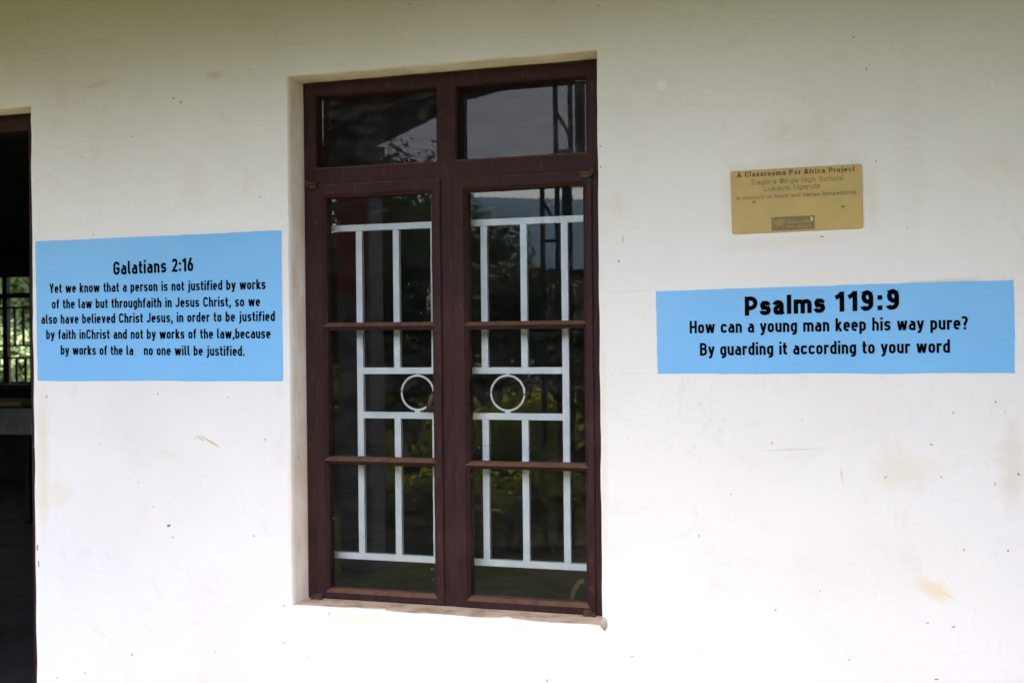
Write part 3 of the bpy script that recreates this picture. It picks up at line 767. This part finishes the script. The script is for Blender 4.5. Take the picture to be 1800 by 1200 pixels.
def grotesque(W):
    """wide heavy letters for the one line that is set in a plain bold face"""
    h = W / 2; G = {}; X = .73; xt = X - h * .9
    def g(ch, wd, *st): G[ch] = (wd, st)
    g('P', .66, [(h, 0), (h, 1)], [(h, 1 - h), (.66 - h, 1 - h, .26), (.66 - h, .39, .26), (h, .39)])
    g('s', .56, [(.535 - h, .50), (.52 - h, xt, .17), (h, xt, .17), (h, .40, .13), (.56 - h, .35, .13), (.56 - h, h * .9, .17), (h * .9, h * .9, .17), (h * .75, .22)])
    g('a', .57, [(.07, .51), (.09, xt, .13), (.53 - h, xt, .17), (.53 - h, .14), (.57 - h * .8, 0)], [(.53 - h, .43), (h * .95, .37, .13), (h * .95, h * .85, .15), (.53 - h, h * .85, .2), (.53 - h, .3)])
    g('l', W, [(h, 0), (h, 1)])
    g('m', .90, [(h, 0), (h, X)], [(h, .42), (h, xt, .18), (.45, xt, .18), (.45, 0)], [(.45, .42), (.45, xt, .18), (.90 - h, xt, .18), (.90 - h, 0)])
    g('1', .42, [(.42 - h, 0), (.42 - h, 1)], [(.42 - h, .93), (.2, .80, .1), (.0, .70)])
    g('9', .56, [(.07, .22), (.09, h * .85, .14), (.56 - h, h * .85, .24), (.56 - h, 1 - h * .85, .24), (h, 1 - h * .85, .22), (h, .44, .22), (.56 - h, .44, .22), (.56 - h, .5)])
    g(':', W * 1.1, [(h, 0), (h, W)], [(h, .51), (h, .51 + W)])
    g(' ', .32)
    return G
def text_mesh(bm, txt, A, W, bl, br, cap, Y, serif=0, gap=None, mi=0):
    """writes txt on the wall: bl / br photo pixels of the baseline's ends, cap capital height in metres"""
    p, q = at(bl[0], bl[1], Y), at(br[0], br[1], Y); L = (q - p).length
    ex = (q - p) / L; ez = Vector((0, 0, 1))
    tot = sum(A[c][0] for c in txt) * cap
    track = (L - tot) / (len(txt) - 1)
    x = 0; lay = 0
    for ch in txt:
        wd, strokes = A[ch]
        items = []
        for st in strokes:
            P = rounded(st); items.append((P, W))
            if serif:
                for end, nx in ((P[0], P[1]), (P[-1], P[-2])):
                    d = end - nx
                    if abs(d.y) > abs(d.x) * .6 and (abs(end.y) < .02 or abs(end.y - 1) < .03 or abs(end.y - .72) < .02 or abs(end.y + .22) < .02):
                        yy = end.y - math.copysign(serif / 2, d.y)
                        lft = .8 if end.y < .9 or ch.isupper() else .6
                        if abs(end.y - .72) < .02 and ch in 'nmruijp': items.append(([Vector((end.x - W * 1.05, yy)), Vector((end.x, yy))], serif))
                        else: items.append(([Vector((end.x - W * 1.05, yy)), Vector((end.x + W * 1.05, yy))], serif))
        for P, w_ in items:
            lay += 1; yy = Y - (lay % 5) * .00006; hw = w_ / 2; prev = None
            for i, c in enumerate(P):
                a = P[i - 1] if i else None; b = P[i + 1] if i < len(P) - 1 else None
                d1 = (c - a).normalized() if a is not None else (b - c).normalized()
                d2_ = (b - c).normalized() if b is not None else d1
                t = d1 + d2_
                t = t.normalized() if t.length > 1e-3 else d1
                nrm = Vector((-t.y, t.x)); k = hw / max(.45, nrm.dot(Vector((-d1.y, d1.x))))
                cur = []
                for s in (-1, 1):
                    v2 = c + nrm * (s * k)
                    w3 = p + ex * (x + v2.x * cap) + ez * (v2.y * cap)
                    cur.append(bm.verts.new((w3.x, yy, w3.z)))
                if prev:
                    f = bm.faces.new((prev[1], cur[1], cur[0], prev[0])); f.material_index = mi
                    f.normal_update()
                    if f.normal.y > 0: f.normal_flip()
                prev = cur
        x += wd * cap + track
W0 = .182
DIN = alphabet(W0)

def sign_panel(corners, seed, th=.0018):
    """thin painted panel with slightly uneven hand-cut edges"""
    bm = bmesh.new(); P = [at(a, b, -th) for a, b in corners]; ring = []
    for i in range(4):
        a, b = P[i], P[(i + 1) % 4]; n = 60
        for k in range(n):
            p = a + (b - a) * (k / n); t = (b - a).normalized(); nn = Vector((t.z, 0, -t.x))
            j = noise.noise(Vector((p.x * 30 + seed, 0, p.z * 30))) * .0012 + noise.noise(Vector((p.x * 6 + seed, 9, p.z * 6))) * .0018
            ring.append(p + nn * (j if 0 < k else 0))
    f = bm.faces.new([bm.verts.new(p) for p in ring])
    bk = bm.faces.new([bm.verts.new((p.x, -.0001, p.z)) for p in ring])
    a, b = list(f.verts), list(bk.verts); n = len(a)
    for k in range(n): bm.faces.new((a[k], a[(k + 1) % n], b[(k + 1) % n], b[k]))
    bmesh.ops.recalc_face_normals(bm, faces=bm.faces)
    return bm
TY = -.0024
def capm(px, py0, py1): return (at(px, py1, 0) - at(px, py0, 0)).length
g0 = at(280, 669, 0)
gal = empty('scripture_sign', (g0.x, 0, g0.z), None, 'sky blue sign with the Galatians 2:16 verse between doorway and window', 'sign', 'blue scripture signs on the wall')
obj('panel', sign_panel([(62.5, 424.5), (494, 405), (497, 669.3), (66, 669)], 2), MAT['blue'], gal)
bm = bmesh.new(); text_mesh(bm, 'Galatians 2:16', DIN, W0, (199.3, 483.2), (339.8, 476.5), capm(270, 456, 479.6), TY)
obj('heading_lettering', bm, MAT['black'], gal)
c1 = capm(280, 500, 517.2)
for t, a, b in [('Yet we know that a person is not justified by works', (87, 515), (467, 508.3)),
                ('of the law but throughfaith in Jesus Christ, so we', (91.3, 542.3), (457.3, 538.2)),
                ('also have believed Christ Jesus, in order to be justified', (72.6, 569.2), (483.3, 564.2)),
                ('by faith inChrist and not by works of the law,because', (81.3, 596), (475.5, 594.6)),
                ('by works of the la', (106.7, 623.3), (234.3, 624)), ('no one will be justified.', (253, 624), (430, 625.4))]:
    bm = bmesh.new(); text_mesh(bm, t, DIN, W0, a, b, c1, TY); obj('verse_lettering', bm, MAT['black'], gal)
p0 = at(1470, 657, 0)
psa = empty('scripture_sign', (p0.x, 0, p0.z), None, 'long sky blue sign with the Psalms 119:9 verse below the brass plaque', 'sign', 'blue scripture signs on the wall')
obj('panel', sign_panel([(1152.5, 511.5), (1782.5, 491.5), (1784.5, 655.5), (1156, 657)], 8), MAT['blue'], psa)
bm = bmesh.new(); WG = .225; GR = grotesque(WG); text_mesh(bm, 'Psalms', GR, WG, (1309.3, 555), (1451, 549), capm(1440, 516.2, 550.4), TY)
obj('heading_lettering', bm, MAT['black'], psa); bm = bmesh.new(); text_mesh(bm, '119:9', GR, WG, (1468.7, 548.2), (1580.6, 543.5), capm(1440, 515.4, 550.6), TY)
obj('heading_lettering', bm, MAT['black'], psa)
bm = bmesh.new(); c2 = capm(1450, 559, 582)
text_mesh(bm, 'How can a young man keep his way pure?', DIN, W0, (1212.4, 586), (1701.6, 578.8), c2, TY)
obj('verse_lettering', bm, MAT['black'], psa); bm = bmesh.new()
text_mesh(bm, 'By guarding it according to your word', DIN, W0, (1230.4, 625), (1670, 619.8), c2, TY)
obj('verse_lettering', bm, MAT['black'], psa)

# brass plaque
q0 = at(1400, 406, 0)
plq = empty('plaque', (q0.x, 0, q0.z), None, 'small faded brass plaque with worn inscription set in the wall', 'plaque')
bm = bmesh.new()
cs = [at(a, b, -.004) for a, b in ((1283.6, 301.2), (1515, 288), (1517.4, 400.8), (1286.8, 411.8))]
fr_ = []
for i in range(4):                                            # rounded corners
    a, b, c = cs[i - 1], cs[i], cs[(i + 1) % 4]; u = (a - b).normalized() * .006; v = (c - b).normalized() * .006
    for k in range(5):
        t = k / 4; fr_.append(b + u * (1 - t) ** 2 + v * t ** 2)
A_ = [bm.verts.new(p) for p in fr_]; B_ = [bm.verts.new((p.x, -.0001, p.z)) for p in fr_]
bm.faces.new(A_); bm.faces.new(B_)
for k in range(len(A_)): bm.faces.new((A_[k], A_[(k + 1) % len(A_)], B_[(k + 1) % len(A_)], B_[k]))
bmesh.ops.recalc_face_normals(bm, faces=bm.faces)
obj('plate', bm, MAT['brass'], plq)
PY = -.0046
WS = .12; SER = alphabet(WS, 1.5); WI = .15; SERI = alphabet(WI, 1.4); WB = .2; SERB = alphabet(WB, 1.4)
for t, A, w_, a, b, c_, sf, mt in [('A Classrooms For Africa Project', SERB, WB, (1296, 312), (1502.3, 301.2), (298, 306.6), .10, 'ink_dark'),
                                   ("Eagle's Wings High School", SER, WS, (1321.5, 325), (1482.3, 316.8), (312, 320.4), .08, 'ink_faint'),
                                   ('Lukaya, Uganda', SER, WS, (1343, 336), (1441, 330.6), (324, 332.5), .08, 'ink_faint'),
                                   ('In memory of Gerrit and Marjan Renzenbrink', SERI, WI, (1294.5, 351.6), (1505.8, 340.7), (339, 345.6), .08, 'ink_green')]:
    bm = bmesh.new(); text_mesh(bm, t, A, w_, a, b, capm(1400, *c_), PY, sf); obj('inscription_lettering', bm, MAT[mt], plq)
for q in (((1324.2, 355.5), (1327.2, 355.4)), ((1480.8, 363.4), (1483.8, 363.2))):
    bm = bmesh.new()
    for (px, py) in q:
        a, b = at(px, py - 1.8, PY), at(px - .5, py + 1.6, PY)
        f = bm.faces.new([bm.verts.new(v) for v in (a + Vector((-.0018, 0, 0)), a + Vector((.0018, 0, 0)), b + Vector((.0010, 0, 0)), b + Vector((-.0014, 0, 0)))])
        f.normal_update()
        if f.normal.y > 0: f.normal_flip()
    obj('quotation_mark', bm, MAT['ink_dark'], plq)
bm = bmesh.new()
ec = [at(a, b, -.0045) for a, b in ((1355.7, 382), (1431.9, 378.3), (1432.7, 402.2), (1356.4, 406))]
f = bm.faces.new([bm.verts.new(p) for p in ec]); f.normal_update()
if f.normal.y > 0: f.normal_flip()
emb = obj('emblem', bm, MAT['emblem'], plq)
bm = bmesh.new()
EYY = -.0049
hub = at(1371, 403.5, EYY)
for k in range(9):                                            # fan of rays
    a = R(150 - k * 12); d = Vector((math.cos(a), 0, math.sin(a))); s = Vector((-d.z, 0, d.x))
    i0, i1, w0_, w1_ = .010, .0285 - .004 * (k < 2), .0006, .0017
    f = bm.faces.new([bm.verts.new(hub + d * i0 - s * w0_), bm.verts.new(hub + d * i0 + s * w0_), bm.verts.new(hub + d * i1 + s * w1_), bm.verts.new(hub + d * i1 - s * w1_)]); f.normal_update()
    if f.normal.y > 0: f.normal_flip()
dc = at(1361.5, 397.5, EYY); f = bm.faces.new([bm.verts.new(dc + Vector((.0042 * math.cos(k * .6283), 0, .0042 * math.sin(k * .6283)))) for k in range(10)]); f.normal_update()
if f.normal.y > 0: f.normal_flip()
text_mesh(bm, 'Classrooms', SERB, WB, (1384.5, 393), (1425.5, 391), capm(1400, 386, 391.6), EYY)
text_mesh(bm, 'For Africa', SERB, WB, (1384.8, 401.4), (1425.5, 399.2), capm(1400, 394.4, 399.8), EYY)
obj('emblem_lettering', bm, MAT['emblem_gold'], emb)
bm = bmesh.new(); pc = at(1427, 385, -.0052)
f = bm.faces.new([bm.verts.new(pc + Vector((x, 0, z))) for x, z in ((-.004, .006), (-.001, .007), (.0035, .002), (.002, -.004), (-.001, -.007), (-.002, -.002))]); f.normal_update()
if f.normal.y > 0: f.normal_flip()
obj('bare_patch', bm, MAT['putty'], emb)

# ------------------------------------------------------------------ garden mirrored in the panes: trees, bushes, poles
def leaf_cloud(rnd, blobs, count, size, flat=.6):
    verts, faces = [], []
    tw = sum(b[3] ** 2 for b in blobs)
    for (cx, cy, cz, br_, sq) in blobs:
        for _ in range(int(count * br_ ** 2 / tw)):
            d = Vector((rnd.gauss(0, 1), rnd.gauss(0, 1), rnd.gauss(0, 1))).normalized()
            rr = br_ * (rnd.random() ** .45) * (1 + .35 * noise.noise(d * 2.2 + Vector((cx, cy, cz))))
            p = Vector((cx + d.x * rr, cy + d.y * rr, cz + d.z * rr * sq))
            nrm = (d + Vector((rnd.uniform(-1, 1), rnd.uniform(-1, 1), rnd.uniform(-.4, 1.2))) * .9).normalized()
            u = nrm.cross(Vector((rnd.uniform(-1, 1), rnd.uniform(-1, 1), rnd.uniform(-1, 1)))).normalized(); v = nrm.cross(u)
            s = size * rnd.uniform(.6, 1.4); i = len(verts)
            verts += [p - u * s, p + v * s * .45, p + u * s, p - v * s * .45]; faces.append((i, i + 1, i + 2, i + 3))
    me = bpy.data.meshes.new('leaves'); me.from_pydata(verts, [], faces); return me
def tree(x, y, h, cr, seed, mat, label, count=3600, size=.075, group=None, low=.35):
    rnd = random.Random(seed); t = empty('tree', (x, y, 0), None, label, 'tree', group)
    bm = bmesh.new(); top = Vector((x + rnd.uniform(-.2, .2), y + rnd.uniform(-.2, .2), h * .72))
    tube(bm, [(x, y, -.05), (x + rnd.uniform(-.06, .06), y, h * .25), (x + .05, y + .05, h * .5), top], [.05 * h ** .8, .038 * h ** .8, .028 * h ** .8, .012 * h ** .8], 9)
    blobs = []
    for k in range(9):
        a = k * 2.4 + rnd.random(); e = rnd.uniform(low, .86); rad = cr * rnd.uniform(.35, .8) * (1 - .5 * abs(e - .6))
        c = Vector((x + math.cos(a) * rad, y + math.sin(a) * rad, h * e)); blobs.append((c.x, c.y, c.z, cr * rnd.uniform(.36, .52), .8))
        s0 = Vector((x + .03, y + .03, h * rnd.uniform(.25, .5)))
        tube(bm, [s0, (s0 + c) / 2 + Vector((0, 0, .08)), c], [.016 * h ** .8, .011 * h ** .8, .004 * h ** .8], 6)
    blobs.append((top.x, top.y, h * .84, cr * .42, .8))
    obj('trunk', bm, MAT['bark'], t); obj('crown', leaf_cloud(rnd, blobs, count, size), MAT[mat], t)
    return t
def bush(x, y, h, wd, seed, mat, label, count=2200, size=.05, group=None):
    rnd = random.Random(seed); t = empty('bush', (x, y, 0), None, label, 'bush', group)
    blobs = [(x + rnd.uniform(-.7, .7) * wd, y + rnd.uniform(-.3, .3) * wd, h * rnd.uniform(.3, .72), h * rnd.uniform(.26, .36), .9) for _ in range(9)]
    bm = bmesh.new()
    for b in blobs: tube(bm, [(x + (b[0] - x) * .3, y, -.03), (x + (b[0] - x) * .6, y, b[2] * .5), (b[0], b[1], b[2])], [.025, .018, .006], 6)
    obj('stems', bm, MAT['bark'], t); obj('foliage', leaf_cloud(rnd, blobs, count, size), MAT[mat], t)
    return t
def mirrored(px, py, y): p = at(px, py, YM - y); return p
p = mirrored(575, 300, -9); tree(p.x, -9, p.z + .9, 1.9, 1, 'leaf_dark', 'tall dark tree reflected behind the grey pillar in the glass', 16000, .05)
p = mirrored(735, 300, -10.5); tree(p.x, -10.5, p.z - .30, 1.7, 2, 'leaf_dark', 'dark tree reflected between pillar and window mullion', 18000, .055)
p = mirrored(850, 430, -9.5); tree(p.x, -9.5, p.z, 1.0, 3, 'leaf_dark', 'round topped tree reflected against the blue roof in the glass', 18000, .05, low=.25)
p = mirrored(905, 480, -12); tree(p.x, -12, p.z, 1.2, 4, 'leaf_dark', 'lower tree reflected beside the lattice mast', 14000, .055, low=.2)
p = mirrored(1010, 515, -13); tree(p.x, -13, p.z, 1.8, 5, 'leaf_dark', 'distant low tree reflected behind the steel pole', 14000, .06, low=.2)
k = 0
for px, py, y, wd, mt, lb in [(600, 640, -7.0, .9, 'leaf_yellow', 'yellow green bush reflected beside the foot of the pillar'),
                              (740, 590, -8.0, 1.0, 'leaf_dark', 'dark bush reflected behind the first grille ring'),
                              (875, 650, -6.6, .85, 'leaf_yellow', 'sunlit yellow green bush reflected behind the second grille ring'),
                              (980, 640, -8.0, 1.0, 'leaf_dark', 'dark bush reflected at the foot of the mast'),
                              (720, 800, -5.0, .55, 'leaf_yellow', 'small low bush reflected in the first sash'),
                              (900, 790, -5.0, .6, 'leaf_yellow', 'small low bush reflected in the second sash'),
                              (1080, 560, -9.0, 1.2, 'leaf_dark', 'wide dark bush at the far edge of the lawn')]:
    p = mirrored(px, py, y); k += 1; bush(p.x, y, max(.35, p.z), wd, 20 + k, mt, lb, 2600, .045 if y > -6 else .055)
tree(5.9, -4.6, 5.6, 2.5, 41, 'leaf_dark', 'added broad dark tree screening the sky near the end of the verandah', 9000, .12); tree(-12, -11, 5.2, 2.8, 42, 'leaf_dark', 'added broad dark tree screening the sky past the end of the porch', 3600, .11)  # unseen trees added to keep sky light off the wall
for xa, xb, lb, sd_ in ((-34, -6.2, 'added dense dark wood screening the low sky past the porch', 61), (-.9, 34, 'added dense dark wood screening the low sky past the mast', 62)):  # unseen woods added to block the low sky and darken the wall top
    rnd = random.Random(sd_); n = int((xb - xa) * 2.6)
    bl = [(xa + (xb - xa) * (i + rnd.random()) / n, -12.5 + rnd.uniform(-1.5, 1.5), rnd.choice((.9, 2.0, 3.0, 3.6)) + rnd.uniform(-.4, .4), rnd.uniform(1.1, 1.5), .9) for i in range(n)]
    tag(obj('added_woodland', leaf_cloud(rnd, bl, 16000, .24), MAT['leaf_dark']), lb, 'wood', kind='stuff')
# behind the classroom, seen through the far window
tree(-13.2, 13.5, 4.8, 2.2, 51, 'leaf_mid', 'bright green tree seen through the far window in the doorway', 16000, .12, low=.12)
tree(-15.5, 17, 7.5, 3.6, 53, 'leaf_mid', 'large tree filling the view behind the far window', 16000, .17, low=.12)
bush(-11.9, 11.4, 2.1, 1.5, 52, 'leaf_mid', 'leafy bush seen through the lower bars of the far window', 6000, .08)
# lattice mast and steel pole
ms = empty('lattice_mast', (0, 0, 0), None, 'dark steel lattice mast reflected in the upper panes', 'mast')
MY = -5.4
a, b = mirrored(973, 200, MY), mirrored(999, 200, MY); ms.location = ((a.x + b.x) / 2, MY, 0)
for x in (a.x, b.x):
    bm = bmesh.new(); bar(bm, (x, MY, 0), (x, MY, 6.5), .035, .035); obj('chord', bm, MAT['steel'], ms)
z = .4
while z < 6.2:
    for q in ((a.x, z + .22, b.x, z, .026), (a.x, z - .12, b.x, z - .12, .03)):
        bm = bmesh.new(); bar(bm, (q[0], MY - .002, q[1]), (q[2], MY - .002, q[3]), q[4], .02); obj('brace', bm, MAT['steel'], ms)
    z += .74
c = mirrored(1021, 200, MY)
sp_ = empty('steel_pole', (c.x, MY + .1, 0), None, 'thick dark steel pole reflected beside the lattice mast', 'pole')
bm = bmesh.new(); tube(bm, [(c.x, MY + .1, -.1), (c.x, MY + .1, 6.8)], .042, 14); box(bm, c.x - .12, c.x + .12, MY - .02, MY + .22, -.02, .02, .004)
obj('shaft', bm, MAT['steel'], sp_)

# neighbouring house whose blue sheet roof is mirrored in the upper part of one sash
RZ = 4.7
r0, r1 = atz(792, 346, RZ), atz(1130, 353, RZ)
r0 = Vector((r0.x, YM - r0.y, RZ)); r1 = Vector((r1.x, YM - r1.y, RZ))
ax = (r1 - r0); LN = ax.length; ax.normalize(); dn = Vector((ax.y, -ax.x, 0))
if dn.y < 0: dn = -dn                                         # towards the school
hs = empty('house', ((r0.x + r1.x) / 2, (r0.y + r1.y) / 2, 0), None, 'low house with blue corrugated sheet roof reflected in the glass', 'house')
bm = bmesh.new(); n = int(LN / .09)
for sgn in (1, -1):
    prev = None
    for i in range(n + 1):
        o_ = .03 * (i % 2); a = r0 + ax * (LN * i / n) + Vector((0, 0, o_)); b = a + dn * sgn * 3.4 - Vector((0, 0, 1.75))
        cur = (bm.verts.new(a), bm.verts.new(b))
        if prev: bm.faces.new((prev[0], cur[0], cur[1], prev[1]))
        prev = cur
obj('roof', bm, MAT['blueroof'], hs)
bm = bmesh.new()
c = (r0 + r1) / 2
def hp(u, v, z): return c + ax * u + dn * v + Vector((0, 0, z - RZ))
for u0, v0, u1, v1 in ((-LN / 2 + .3, 2.9, LN / 2 - .3, 2.9), (-LN / 2 + .3, -2.9, LN / 2 - .3, -2.9), (-LN / 2 + .3, -2.9, -LN / 2 + .3, 2.9), (LN / 2 - .3, -2.9, LN / 2 - .3, 2.9)):
    f = [hp(u0, v0, 0), hp(u1, v1, 0), hp(u1, v1, 3.1), hp(u0, v0, 3.1)]
    if u0 == u1: f = f[:3] + [hp(u0, 0, 4.55)] + f[3:]
    bm.faces.new([bm.verts.new(p) for p in f])
obj('wall', bm, MAT['pillar'], hs)
